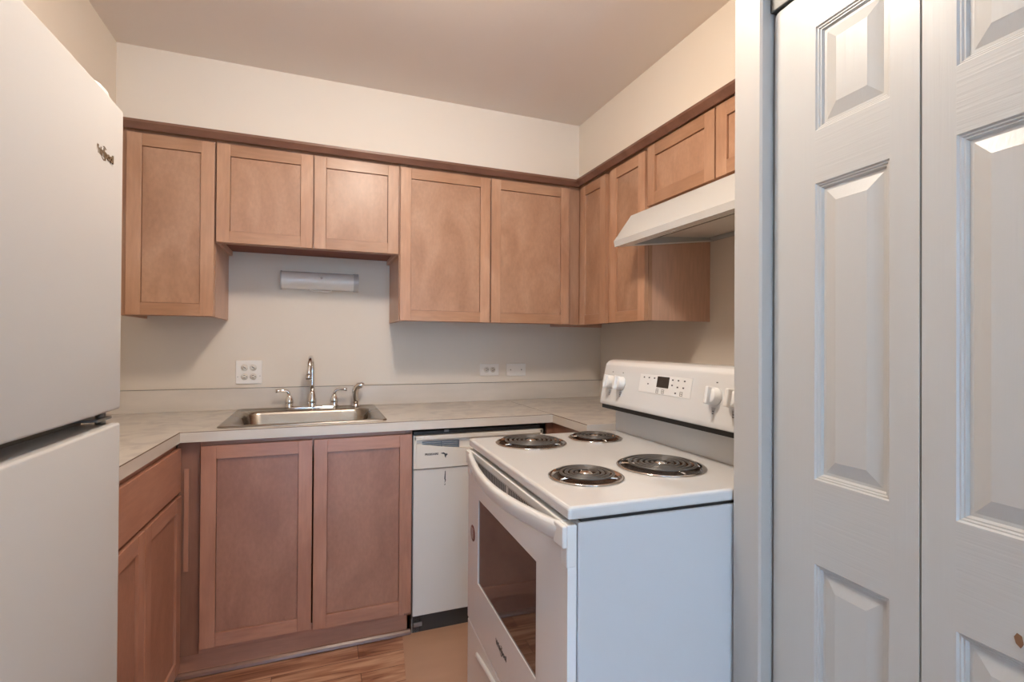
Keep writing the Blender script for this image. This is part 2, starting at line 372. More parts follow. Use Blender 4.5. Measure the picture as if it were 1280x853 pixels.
shaker('door', t, .077, .456, .115, .857, -.632, 'b'); shaker('door', t, .462, .845, .110, .857, -.632, 'b', rail=.052)
# left run, facing right
HL = math.radians(2.0)
t = thing('base_cabinet', 'maple base cabinet left of the sink, partly hidden by the refrigerator', 'cabinet', (-2.135-.610, -.612, 0), PI/2, 'maple base cabinets')
# local x -> +y, local -y -> +x ; cabinet spans local x from -.96 (near) to 0 (far)
t.rotation_euler = (0, 0, PI/2-HL); t.location = (-2.137-.605*math.cos(HL), -.614+.605*math.sin(HL), 0)
bm = bmesh.new(); 
box(bm, -.93, -.914, -.588, -.005, .105, .872); box(bm, -.016, 0, -.588, -.02, .105, .872); box(bm, -.914, -.016, -.588, -.02, .105, .121); box(bm, -.914, -.016, -.024, -.02, .121, .872)
obj('body', bm, M['box_b'], t)
bm = bmesh.new(); box(bm, -.93, -.03, -.605, -.588, .09, .13, .001, 1); box(bm, -.93, -.03, -.605, -.588, .69, .872, .001, 1)
box(bm, -.03, 0, -.605, -.588, .09, .872, .001, 0); box(bm, -.93, -.72, -.605, -.588, .13, .69, .001, 0)
obj('face_frame', bm, [M['stile_b'], M['rail_b']], t)
part('drawer_front', M['rail_b'], t, box, -.745, -.002, -.622, -.605, .695, .853, .002)
part('toe_kick', M['rail_b'], t, box, -.93, .03, -.570, -.558, .0, .104)
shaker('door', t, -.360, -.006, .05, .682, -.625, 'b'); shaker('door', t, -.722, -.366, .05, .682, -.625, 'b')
# corner filler right of the dishwasher, below the short counter
t = thing('base_cabinet', 'dark maple base cabinet under the short right counter beside the dishwasher', 'cabinet', (0, 0, 0), 0, 'maple base cabinets')
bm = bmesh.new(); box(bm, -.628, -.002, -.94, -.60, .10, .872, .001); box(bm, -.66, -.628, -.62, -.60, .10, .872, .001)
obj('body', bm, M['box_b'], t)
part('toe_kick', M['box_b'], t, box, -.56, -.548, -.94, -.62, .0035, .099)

# ------------------------------------------------------------------ countertop
ZC = .913; TH = .037
t = thing('countertop', 'pale marble-look laminate countertop holding the sink', 'countertop', (-1.7, -.32, ZC-TH))
t0 = Vector(t.location)
def loc_bm(bm, o): bmesh.ops.translate(bm, verts=bm.verts, vec=-Vector(o.location)); return bm
SX0, SX1, SY0, SY1 = -1.985, -1.41, -.545, -.075     # sink cut-out
le = (RX0+.0015, -1.58); 
LX = lambda y: -2.122-(-.64-y)*math.tan(HL)
bm = bmesh.new()
xa, xb = RX0+.0015, -.6405
for x0, x1, y0, y1 in ((LX(-.64), SX0, -.64, -.0015), (SX1, xb, -.64, -.0015), (SX0, SX1, -.64, SY0), (SX0, SX1, SY1, -.0015)):
    box(bm, x0, x1, y0, y1, ZC-TH, ZC)
prism(bm, [(xa, -.0015), (LX(-.64), -.0015), (LX(-.64), -.64), (LX(-1.57), -1.57), (xa, -1.57)], 'z', ZC-TH, ZC)
obj('top', loc_bm(bm, t), M['lam'], t)
bm = bmesh.new(); box(bm, LX(-.64), xb, -.6435, -.64, ZC-TH, ZC-.0012); prism(bm, [(LX(-.64), -.6435), (LX(-1.57), -1.57), (LX(-1.57)+.0035, -1.57), (LX(-.64)+.0035, -.6435)], 'z', ZC-TH, ZC-.0012)
obj('front_edge', loc_bm(bm, t), M['lam_edge'], t)
bm = bmesh.new(); box(bm, LX(-.64), xb, -.6437, -.6395, ZC-.0012, ZC+.0002); prism(bm, [(LX(-.64), -.6437), (LX(-1.57), -1.57), (LX(-1.57)+.0037, -1.57), (LX(-.64)+.004, -.6437)], 'z', ZC-.0012, ZC+.0002)
obj('edge_line', loc_bm(bm, t), M['brown_line'], t)
bm = bmesh.new(); box(bm, xa, -.0015, -.021, -.0016, ZC+.0003, 1.016, .0015); obj('backsplash', loc_bm(bm, t), M['lam_edge'], t)
bm = bmesh.new(); box(bm, xa, -.0015, -.020, -.0014, 1.0161, 1.0175); obj('caulk_line', loc_bm(bm, t), M['gasket'], t)
t = thing('countertop', 'short pale laminate countertop piece in the right corner behind the range', 'countertop', (-.32, -.48, ZC-TH))
bm = bmesh.new(); box(bm, -.6385, -.0015, -.965, -.0225, ZC-TH, ZC); obj('top', loc_bm(bm, t), M['lam'], t)
bm = bmesh.new(); box(bm, -.642, -.6385, -.962, -.645, ZC-TH, ZC-.0012); obj('front_edge', loc_bm(bm, t), M['lam_edge'], t)
bm = bmesh.new(); box(bm, -.6422, -.638, -.962, -.645, ZC-.0012, ZC+.0003); box(bm, -.6404, -.6386, -.64, -.0225, ZC-.002, ZC+.0004); obj('edge_line', loc_bm(bm, t), M['brown_line'], t)
bm = bmesh.new(); box(bm, -.6425, -.002, -.9695, -.9652, ZC-TH, ZC); obj('end_cap', loc_bm(bm, t), M['plastic'], t, label='white end cap')
bm = bmesh.new(); box(bm, -.021, -.0016, -.965, -.0225, ZC+.0003, 1.016, .0015); obj('backsplash', loc_bm(bm, t), M['lam_edge'], t)

# ------------------------------------------------------------------ sink
t = thing('sink', 'brushed stainless steel single-bowl sink set in the countertop', 'sink', (-1.70, -.315, ZC))
bm = bmesh.new(); cx, cy = 0, .002; w, h = .632, .552
bx, by, bw, bh = .0, -.028, .545, .405
R = [rrect(cx, cy, w, h, .02, .0006), rrect(cx, cy, w, h, .02, .003), rrect(cx, cy, w-.006, h-.006, .02, .0062), rrect(cx, cy, w-.018, h-.018, .018, .0062),
     rrect(cx, cy, w-.026, h-.024, .018, .0036), rrect(bx, by, bw+.02, bh+.02, .07, .0036), rrect(bx, by, bw+.008, bh+.008, .066, .0030), rrect(bx, by, bw, bh, .064, -.001), rrect(bx, by, bw-.012, bh-.012, .062, -.012),
     rrect(bx, by, bw-.035, bh-.035, .06, -.12), rrect(bx, by, bw-.06, bh-.06, .06, -.155), rrect(bx, by, bw-.11, bh-.11, .055, -.168), rrect(bx, by, .12, .12, .055, -.172)]
loops(bm, R); obj('basin', bm, M['steel'], t, normals=True)
bm = bmesh.new(); lathe(bm, [(.0, -.171), (.018, -.171), (.026, -.1695), (.042, -.168), (.045, -.170), (.045, -.1715)], (bx, by, 0), 28); obj('drain', bm, M['chrome'], t)

# ------------------------------------------------------------------ faucet and sprayer
t = thing('faucet', 'chrome gooseneck faucet with two lever handles behind the sink', 'faucet', (-1.686, -.085, ZC+.0045))
bm = bmesh.new()
R = [rrect(0, 0, .235, .042, .02, 0), rrect(0, 0, .235, .042, .02, .006), rrect(0, 0, .225, .034, .016, .012), rrect(0, 0, .21, .02, .009, .014)]
loops(bm, R); obj('base_plate', bm, M['chrome'], t)
def bell(bm, x, s=1.0, h=.062):
    lathe(bm, [(.0, .004), (.020*s, .004), (.021*s, .010), (.017*s, .016), (.0205*s, .030), (.0185*s, .045), (.0125*s, .060*h/.062), (.010*s, .068*h/.062), (0, .070*h/.062)], (x, 0, 0), 24)
bm = bmesh.new(); bell(bm, 0, 1.15, .078)
pts = [(0, 0, .06), (0, 0, .12), (0, 0, .185)]
for k in range(1, 13):
    a = PI*k/13*1.02; pts.append((-.012*k/13, -.052+.052*math.cos(a), .195+.056*math.sin(a)))
pts += [(-.014, -.106, .180), (-.0145, -.107, .165)]
tube(bm, pts, [.0115]*3+[.0105]*12+[.011, .0115], 14)
lathe(bm, [(.0, .148), (.0125, .148), (.0145, .150), (.0145, .166), (.012, .170), (0, .170)], (-.0145, -.107, 0), 20)
obj('spout', bm, M['chrome'], t)
for sx, x in ((-1, -.103), (1, .103)):
    bm = bmesh.new(); bell(bm, x)
    tube(bm, [(x, 0, .062), (x+sx*.003, 0, .078), (x+sx*.012, -.002, .087), (x+sx*.028, -.005, .089), (x+sx*.045, -.007, .088), (x+sx*.060, -.009, .088)],
         [.0085, .0075, .0065, .0055, .006, .0095], 12)
    obj('lever_handle', bm, M['chrome'], t)
t = thing('side_sprayer', 'chrome side sprayer standing right of the faucet', 'sprayer', (-1.480, -.085, ZC+.0045))
bm = bmesh.new(); lathe(bm, [(0, 0), (.019, 0), (.019, .004), (.014, .010), (.012, .018), (0, .018)], (0, 0, 0), 24); obj('holder', bm, M['chrome'], t)
bm = bmesh.new(); tube(bm, [(0, 0, .015), (0, 0, .03), (-.001, 0, .055), (-.002, 0, .078), (.002, -.003, .095), (.014, -.006, .106), (.030, -.012, .108), (.036, -.014, .105)],
     [.013, .013, .0155, .0175, .018, .0175, .0165, .013], 14); obj('spray_head', bm, M['chrome'], t)

# ------------------------------------------------------------------ dishwasher
t = thing('dishwasher', 'white dishwasher with scratched door under the counter left of the range', 'dishwasher', (-.980, -.62, 0))
bm = bmesh.new(); box(bm, -.295, .295, .022, .60, .003, .86); obj('body', bm, M['dark'], t)
bm = bmesh.new(); box(bm, -.298, .298, 0, .02, .082, .702, .003, 0); box(bm, -.3010, -.2985, .004, .02, .07, .85, 0, 1); obj('door', bm, [M['dish_w'], M['galv']], t)
bm = bmesh.new()
box(bm, -.299, -.287, -.004, .02, .706, .846, .002); box(bm, -.299, .299, -.004, .02, .826, .846, .003); box(bm, .285, .299, -.004, .02, .706, .846, .002)
pf = [(-.287, -.002, .812)]
# curved lower apron: top edge sags from left to the middle of the panel
n = 24; top = [(-.287+.572*i/n, .812-.030*math.sin(PI*min(1, max(0, (i/n))) )) for i in range(n+1)]
poly = [(-.287, .706)] + top + [(.285, .706)]
tt = bmesh.new(); A = [tt.verts.new((x, -.006, z)) for x, z in poly]; B = [tt.verts.new((x, .02, z)) for x, z in poly]
tt.faces.new(A); tt.faces.new(B[::-1])
for i in range(len(poly)): j = (i+1) % len(poly); tt.faces.new((A[i], B[i], B[j], A[j]))
bmesh.ops.triangulate(tt, faces=[f for f in tt.faces if len(f.verts) > 4]); merge(bm, tt)
cp = obj('control_panel', bm, M['dish_p'], t)
bm = bmesh.new(); box(bm, -.286, .284, .008, .02, .775, .827); obj('vent_recess', bm, M['dish_w'], t)
bm = bmesh.new()
for k in range(4): box(bm, -.262, -.105, .001, .007, .789+k*.0085, .7935+k*.0085, 0)
box(bm, -.180, -.177, -.001, .007, .787, .819); box(bm, -.104, -.100, -.001, .007, .787, .819)
obj('vent_grille', bm, plain('blue grey vent', (.16,.19,.23), .4), t)
FR = Matrix.Rotation(PI/2, 4, 'X')
text_mesh('brand_mark', 'FRIGIDAIRE', .012, M['print'], cp, Matrix.Translation((-.223, -.0068, .7655)) @ FR, bold=.0004, sx=.95)
bm = bmesh.new(); prism(bm, [(-.183, .768), (-.170, .770), (-.160, .763), (-.157, .766), (-.153, .760), (-.160, .754), (-.162, .745), (-.166, .752), (-.168, .762), (-.180, .765)], 'y', -.0072, -.0061)
obj('paint_chip', bm, M['print'], cp)
bm = bmesh.new(); prism(bm, [(-.163, .688), (-.160, .688), (-.1605, .655), (-.159, .648), (-.162, .640), (-.165, .636), (-.163, .647), (-.166, .655)], 'y', -.0008, .0005)
prism(bm, [(-.163, .634), (-.160, .632), (-.162, .628), (-.166, .627)], 'y', -.0008, .0005)
obj('paint_chip', bm, M['print'], t)
bm = bmesh.new(); box(bm, -.29, .29, .030, .036, .004, .08); obj('toe_panel', bm, M['black'], t)
bm = bmesh.new(); box(bm, -.30, -.268, .022, .028, .004, .078); box(bm, -.292, -.255, .012, .026, .030, .048, .002); obj('levelling_bracket', bm, M['galv'], t)
bm = bmesh.new(); box(bm, -.165, -.145, .008, .012, .855, .866, .001); obj('mounting_clip', bm, M['galv'], t)

# ------------------------------------------------------------------ electric range (local: x = away from the door towards the wall, y = far)
RG = thing('range', 'white freestanding electric coil-burner range pulled out from the wall', 'range', (-1.197, -1.874, 0), -.0237)
DPT, WD = .565, .760
bm = bmesh.new()
box(bm, .022, .60, .0, WD, .02, .886, .003); obj('body', bm, M['white_side'], RG)
bm = bmesh.new(); box(bm, .03, .58, .004, .756, .885, .8925); obj('under_top_gap_shade', bm, M['black'], RG)  # black box stands in for the shade in this gap
# cooktop with burner wells
BUR = [(.170, .622, .115), (.410, .632, .092), (.143, .197, .092), (.380, .226, .115)]
bm = bmesh.new(); box(bm, 0, DPT+.03, -.001, WD+.001, .892, .919, .007, seg=3); top = obj('cooktop', bm, M['white'], RG)
bm = bmesh.new()
for x, y, r in BUR: lathe(bm, [(0, .880), (r-.006, .880), (r-.006, .95), (0, .95)], (x, y, 0), 48)
cut = obj('cutter', bm, M['white'], RG)
md = top.modifiers.new('wells', 'BOOLEAN'); md.operation = 'DIFFERENCE'; md.object = cut; md.solver = 'EXACT'
bpy.context.view_layer.update(); dg = bpy.context.evaluated_depsgraph_get()
me = bpy.data.meshes.new_from_object(top.evaluated_get(dg)); top.modifiers.clear(); top.data = me; bpy.data.objects.remove(cut, do_unlink=True)
for i, (x, y, r) in enumerate(BUR):
    bm = bmesh.new(); z = .919
    lathe(bm, [(r-.002, z+.0004), (r, z+.0022), (r-.003, z+.0042), (r-.009, z+.0036), (r-.013, z-.001)], (x, y, 0), 56)
    lathe(bm, [(r-.013, z-.001), (r-.022, z-.010), (r*.5, z-.015), (.012, z-.016), (0, z-.016)], (x, y, 0), 56, mi=1)
    bo = obj('drip_pan', bm, [M['pan'], M['bowl']], RG)
    R1 = r-.020; turns = 5 if r > .1 else 4; pitch = (R1-.022)/turns; pts = []
    for k in range(int(turns*40)+1):
        a = 2*PI*k/40 + 2.4; rr = .022+pitch*k/40; pts.append((x+rr*math.cos(a), y+rr*math.sin(a), z+.0095))
    a0 = pts[-1]
    bm = bmesh.new(); tube(bm, pts, .0041, 8, flat=.65)
    obj('coil_element', bm, M['coil'], RG)
    bm = bmesh.new()
    for k in range(3):
        a = 2*PI*k/3 + (.5 if i % 2 else 1.3); c, s = math.cos(a), math.sin(a)
        tube(bm, [(x+.012*c, y+.012*s, z+.0035), (x+(R1+.006)*c, y+(R1+.006)*s, z+.0035)], .0028, 6)
    lathe(bm, [(0, .013), (.010, .0125), (.0155, .010), (.017, .004), (.017, .0)], (x, y, z), 20)
    obj('coil_support', bm, M['chrome'], RG)
# oven door
bm = bmesh.new(); dz0, dz1 = .322, .880
wy0, wy1, wz0, wz1 = .160, .640, .482, .748
X0, X1 = -.001, .0185
for y0, y1, z0, z1 in ((.0, wy0, dz0, dz1), (wy1, WD, dz0, dz1), (wy0, wy1, dz0, wz0), (wy0, wy1, wz1, dz1)): box(bm, X0, X1, y0, y1, z0, z1)
dr = obj('oven_door', bm, M['door_w'], RG)
bm = bmesh.new(); box(bm, X0+.003, X1-.004, wy0-.0005, wy1+.0005, wz0-.0005, wz1+.0005); obj('oven_window', bm, M['glass'], dr)
bm = bmesh.new(); box(bm, X0-.003, X1, -.002, .026, .800, .884, .003); box(bm, X0-.003, X1, .734, WD+.002, .800, .884, .003); box(bm, X0-.002, X1, .026, .734, .866, .884, .002); obj('door_end_trim', bm, M['plastic'], dr)
# bowed handle, open gap behind it
bm = bmesh.new(); n = 28; ro = []
for i in range(n+1):
    s = i/n; y = .012+s*.736; bow = .040*math.sin(PI*s)
    zt = .882-.012*math.sin(PI*s); o_ = -.006-bow
    ro.append([(o_+.010, y, zt), (o_, y, zt-.002), (o_-.003, y, zt-.010), (o_-.001, y, zt-.034), (o_+.004, y, zt-.040), (o_+.009, y, zt-.036), (o_+.008, y, zt-.010)])
V = [[bm.verts.new(p) for p in r_] for r_ in ro]
for a, b_ in zip(V, V[1:]):
    for i in range(7): f = bm.faces.new((a[i], a[(i+1) % 7], b_[(i+1) % 7], b_[i])); f.smooth = True
bm.faces.new(V[0]); bm.faces.new(V[-1])
box(bm, -.012, .0, .0, .045, .838, .882, .003); box(bm, -.012, .0, .715, .758, .838, .882, .003)
obj('door_handle', bm, M['plastic'], dr)
bm = bmesh.new()
for g0, nn in ((.07, 6), (.155, 18), (.375, 24)):
    for k in range(nn): box(bm, X0-.0012, X0+.002, g0+k*.0112, g0+k*.0112+.0042, .834, .862)
obj('vent_slots', bm, plain('slot grey', (.10,.095,.09), .6), dr)
bm = bmesh.new(); lathe(bm, [(0, .0), (.026, .0), (.026, .0008), (0, .0008)], (0, 0, 0), 32, mat=Matrix.Translation((X0-.0001, .700, .620)) @ Matrix.Rotation(-PI/2, 4, 'Y'))
st = obj('sticker', bm, M['maroon'], dr, label='round maroon sticker')
bm = bmesh.new()
for k in range(5): box(bm, X0-.0014, X0-.0008, .688, .712, .606+k*.007, .6068+k*.007)
obj('sticker_print', bm, M['dish_w'], st)
FX = Matrix(((0, 0, -1, 0), (-1, 0, 0, 0), (0, 1, 0, 0), (0, 0, 0, 1)))     # text facing -x: reads towards -y
def ring_mark(parent, mat, c, rx, rz_, th_, a0, a1, mw):
    bm = bmesh.new(); n = 20; prev = None
    for i in range(n+1):
        a = a0+(a1-a0)*i/n; tw = th_*math.sin(PI*i/n)+.0002
        p = [Vector((c[0]+(rx+s*tw)*math.cos(a), c[1]+(rz_+s*tw)*math.sin(a), h)) for s in (-.5, .5) for h in (.0002, .0008)]
        cur = [bm.verts.new(mw @ q) for q in p]
        if prev:
            for a_, b_ in ((0, 1), (1, 3), (3, 2), (2, 0)): bm.faces.new((prev[a_], prev[b_], cur[b_], cur[a_]))
        prev = cur
    return obj('logo_swoosh', bm, mat, parent)
mw = Matrix.Translation((X0-.0005, .405, .408)) @ FX
text_mesh('brand_mark', 'Whirlpool', .0215, M['print'], dr, mw, bold=.0004)
ring_mark(dr, M['print'], (.004, 0), .013, .013, .0018, -2.6, -.9, mw); ring_mark(dr, M['print'], (.004, 0), .013, .013, .0018, .8, 2.0, mw)
# drawer
bm = bmesh.new(); box(bm, X0, X1, .0, WD, .035, .315, .003); dw = obj('storage_drawer', bm, M['door_w'], RG)
bm = bmesh.new(); n = 24; V = []
for i in range(n+1):
    s = i/n; y = .12+s*.52; zz = .262+.028*math.sin(PI*s)
    V.append([bm.verts.new(p) for p in ((X0+.001, y, zz+.006), (X0-.007, y, zz+.004), (X0-.008, y, zz-.004), (X0+.001, y, zz-.018))])
for a, b_ in zip(V, V[1:]):
    for i in range(4): f = bm.faces.new((a[i], a[(i+1) % 4], b_[(i+1) % 4], b_[i])); f.smooth = True
bm.faces.new(V[0]); bm.faces.new(V[-1]); obj('drawer_handle', bm, M['plastic'], dw)
bm = bmesh.new()
for x, y in ((.06, .05), (.55, .05), (.06, .71), (.55, .71)): lathe(bm, [(0, .0035), (.018, .0035), (.018, .01), (.008, .012), (.008, .022), (0, .022)], (x, y, 0), 16)
split(obj('levelling_foot', bm, M['dark'], RG))
# backguard
bm = bmesh.new(); box(bm, DPT, DPT+.045, .006, WD-.004, .917, 1.006, .002); obj('backguard_riser', bm, M['white'], RG)
bm = bmesh.new(); box(bm, DPT-.058, DPT+.06, .012, WD-.006, 1.0065, 1.0235); obj('backguard_gap_shade', bm, M['black'], RG)  # black band put in as the shade below the console
bm = bmesh.new()
pr = [(.500, 1.022), (.507, 1.010), (.503, 1.030), (.523, 1.150), (.529, 1.168), (.541, 1.180), (.560, 1.185), (.600, 1.185), (.622, 1.176), (.628, 1.150), (.628, 1.022)]
pr = [(.503, 1.020), (.502, 1.032), (.5235, 1.148), (.5275, 1.166), (.538, 1.1775), (.556, 1.183), (.600, 1.184), (.620, 1.177), (.628, 1.155), (.628, 1.020)]
prism(bm, pr, 'y', -.002, WD+.004, bev=.004)
bg = obj('control_console', bm, M['white'], RG)
# frame on the console face: origin on the face, X -> towards -y (viewer's right), Y up the face, Z out (-x)
pa = Vector((.502, 0, 1.032)); pb = Vector((.5235, 0, 1.148)); upv = (pb-pa).normalized(); nrm = Vector((-upv.z, 0, upv.x))
def CF(y, z):
    s = (z-pa.z)/(pb.z-pa.z); p = pa+(pb-pa)*s; p.y = y
    X = Vector((0, -1, 0)); m = Matrix((( X.x, upv.x, nrm.x, p.x), (X.y, upv.y, nrm.y, p.y), (X.z, upv.z, nrm.z, p.z), (0, 0, 0, 1)))
    return m
def on(bm, y, z, fn, mi=0):
    t_ = bmesh.new(); fn(t_); bmesh.ops.transform(t_, matrix=CF(y, z), verts=t_.verts); merge(bm, t_, mi)
for y in (.702, .634, .178, .106):
    bm = bmesh.new()
    def knob(q):
        lathe(q, [(0, 0), (.024, 0), (.024, .004), (.0215, .006), (.0205, .020), (.018, .022), (0, .022)], (0, 0, .0005), 32)
        box(q, -.0065, .0065, -.0235, .0235, .006, .034, .0035)
    on(bm, y, 1.103, knob); k_ = obj('burner_knob', bm, M['plastic'], bg)
    bm = bmesh.new()
    def pm(q):
        prism(q, [(-.003, -.046), (.003, -.046), (.008, -.029), (-.008, -.029)], 'z', .0002, .0006)
    on(bm, y, 1.103, pm); obj('knob_scale', bm, M['print_g'], bg)
    bm = bmesh.new()
    def pm2(q):
        box(q, -.003, .003, .036, .039, .0006, .001); box(q, -.003, .003, -.040, -.038, .0008, .001); box(q, -.003, .003, -.047, -.045, .0008, .001)
    on(bm, y, 1.103, pm2); obj('knob_marks', bm, M['print'], bg)
bm = bmesh.new(); on(bm, .400, 1.108, lambda q: box(q, -.128, .126, -.022, .036, .0, .0012, .0004)); kp = obj('key_panel', bm, M['plastic'], bg)
bm = bmesh.new(); on(bm, .400, 1.108, lambda q: box(q, -.034, .024, -.001, .033, .0012, .0022)); obj('clock_display', bm, plain('clock display', (.025,.014,.010), .1), kp)
bm = bmesh.new()
def marks(q):
    for x, z in ((-.105, .026), (-.078, .026), (-.050, .026), (-.080, .006), (.040, .026), (.066, .026), (.094, .026), (.040, .010), (.066, .006), (.092, .006), (.060, -.012)):
        box(q, x-.0035, x+.0035, z-.0022, z+.0022, .0013, .0016)
    for x, z in ((.086, -.012), (-.028, -.013), (0, -.013)):
        for dx0, dx1, dz0_, dz1_ in ((-.006, .006, .0050, .0062), (-.006, .006, -.0062, -.0050), (-.006, -.0048, -.006, .006), (.0048, .006, -.006, .006), (-.003, .003, -.001, .001)):
            box(q, x+dx0, x+dx1, z+dz0_, z+dz1_, .0013, .0016)
on(bm, .400, 1.108, marks); obj('key_marks', bm, M['print'], kp)

# ------------------------------------------------------------------ range hood
t = thing('range_hood', 'white under-cabinet range hood on the right wall above the range', 'hood', (-.0015, -.9515, 1.646))
def H(z): return z
Y1 = -.762; bm = bmesh.new()
P_ = [(-.505, 0), (-.510, .024), (-.425, .140), (-.38, .1545), (0, .1545), (0, .062)]
for y in (0, Y1+.002):     # end plates
    prism(bm, P_, 'y', y, y-.002)
th_ = .002
prism(bm, [(-.505, 0), (-.510, .024), (-.507, .024), (-.503, 0)], 'y', -.002, Y1+.002)
prism(bm, [(-.510, .024), (-.425, .140), (-.423, .138), (-.507, .023)], 'y', -.002, Y1+.002)
prism(bm, [(-.425, .140), (-.38, .1545), (0, .1545), (0, .152), (-.38, .152), (-.423, .138)], 'y', -.002, Y1+.002)
prism(bm, [(0, .062), (0, .152), (-.004, .152), (-.004, .062)], 'y', -.002, Y1+.002)
obj('canopy', bm, M['hood'], t)
bm = bmesh.new()   # inward flanges round the opening, following the sloping bottom
sl = lambda x: .062*(1+x/.505)
prism(bm, [(-.5035, sl(-.5035)), (-.44, sl(-.44)), (-.44, sl(-.44)+.004), (-.5035, sl(-.5035)+.004)], 'y', -.0022, Y1+.0022)
prism(bm, [(-.44, sl(-.44)), (-.005, sl(-.005)), (-.005, sl(-.005)+.004), (-.44, sl(-.44)+.004)], 'y', -.0022, -.018)
prism(bm, [(-.44, sl(-.44)), (-.005, sl(-.005)), (-.005, sl(-.005)+.004), (-.44, sl(-.44)+.004)], 'y', Y1+.018, Y1+.0022)
obj('bottom_flange', bm, M['plate'], t)  # paler material than the canopy, standing in for bounced light underneath
bm = bmesh.new(); prism(bm, [(-.40, .030), (-.10, .060), (-.10, .064), (-.40, .034)], 'y', -.20, Y1+.10)
obj('grease_filter', bm, M['plate'], t)
bm = bmesh.new(); prism(bm, [(-.412, .016), (-.400, .018), (-.400, .036), (-.412, .034)], 'y', -.16, Y1+.06); obj('filter_rail', bm, M['filter'], t)
bm = bmesh.new(); prism(bm, [(-.43, .050), (-.01, .080), (-.01, .083), (-.43, .053)], 'y', -.003, Y1+.003); obj('inner_pan', bm, M['plate'], t)  # pale colour brightens the interior in place of bounce light
bm = bmesh.new()
for k in range(2): box(bm, -.474, -.456, -.30-k*.045, -.28-k*.045, sl(-.465)-.004, sl(-.465)+.001, .002)
obj('switch', bm, M['plastic'], t)

# ------------------------------------------------------------------ refrigerator (front faces +x, turned slightly)
FH = math.radians(2.6)
t = thing('refrigerator', 'white top-freezer refrigerator at the left with a dark gap between its doors', 'refrigerator', (-2.0, -1.603, 0), PI/2-FH)
# local: x towards far end (0) / near (-.76); y: 0 front plane, + into the fridge
bm = bmesh.new(); box(bm, -.755, -.004, .068, .66, .03, 1.655, .004); obj('body', bm, M['fridge'], t)
bm = bmesh.new(); box(bm, -.745, -.014, .060, .068, .06, 1.64); obj('gasket', bm, M['gasket'], t)
def fdoor(z0, z1):
    bm = bmesh.new(); n = 24; V = []
    r = .016
    prof = [(0, .060), (0, .030)]
    for k in range(7): a = PI/2*k/6; prof.append((-r+r*math.cos(a), .016+(-r*math.sin(a))+.0)) 
    # outline in plan: far corner rounded, slight crown, near corner rounded
    out = [(0.0, .060), (0.0, .014)]
    for k in range(1, 6): a = PI/2*k/6; out.append((-.012*(1-math.cos(a)), .014-.012*math.sin(a)))
    for k in range(n+1): s = k/n; out.append((-.012-s*.736, .002-.008*math.sin(PI*s)))
    for k in range(1, 7): a = PI/2*k/6; out.append((-.748-.012*math.sin(a), .014-.012*math.cos(a)))
    out.append((-.76, .060))
    def ring(z, ins):
        return [bm.verts.new((min(max(x, -.76+ins), -ins), min(y+ins, .060), z)) for x, y in out]
    e = .0045
    Rr = [ring(z0, e)]+[ring(z0+e*(1-math.cos(a)), e*(1-math.sin(a))) for a in (PI/6, PI/3, PI/2)]+[ring(z1-e*(1-math.cos(a)), e*(1-math.sin(a))) for a in (PI/2, PI/3, PI/6)]+[ring(z1, e)]
    for a, b_ in zip(Rr, Rr[1:]):
        for i in range(len(out)):
            j = (i+1) % len(out); f = bm.faces.new((a[i], a[j], b_[j], b_[i])); f.smooth = True
    bm.faces.new(Rr[0]); bm.faces.new(Rr[-1]); return bm
fz = obj('freezer_door', fdoor(1.113, 1.672), M['fridge'], t); fd = obj('fresh_food_door', fdoor(.075, 1.087), M['fridge'], t)
for o_ in (fz, fd):
    try: o_.data.shade_auto_smooth if False else None
    except Exception: pass
bm = bmesh.new(); box(bm, -.092, -.042, .008, .09, 1.656, 1.692, .012, seg=4); obj('hinge_cover', bm, M['plastic'], t)
bm = bmesh.new(); box(bm, -.072, -.016, .012, .066, 1.0965, 1.1015, .001); lathe(bm, [(0, 1.088), (.008, 1.088), (.008, 1.112), (0, 1.112)], (-.026, .026, 0), 16); obj('centre_hinge', bm, M['galv'], t)
bm = bmesh.new(); box(bm, -.74, -.02, .075, .09, .006, .07); obj('toe_grille', bm, M['dark'], t)
bm = bmesh.new(); box(bm, -.73, -.03, .12, .62, .0, .03); obj('feet', bm, M['dark'], t)
mw = Matrix.Translation((-.097, -.0006, 1.5625)) @ Matrix.Rotation(PI/2, 4, 'X')
text_mesh('brand_mark', 'Whirlpool', .0195, M['logo'], fz, mw, bold=.0008, extrude=.001)
ring_mark(fz, M['logo'], (.003, 0), .012, .0115, .0018, -2.6, -.9, mw); ring_mark(fz, M['logo'], (.003, 0), .012, .0115, .0018, .8, 2.0, mw)

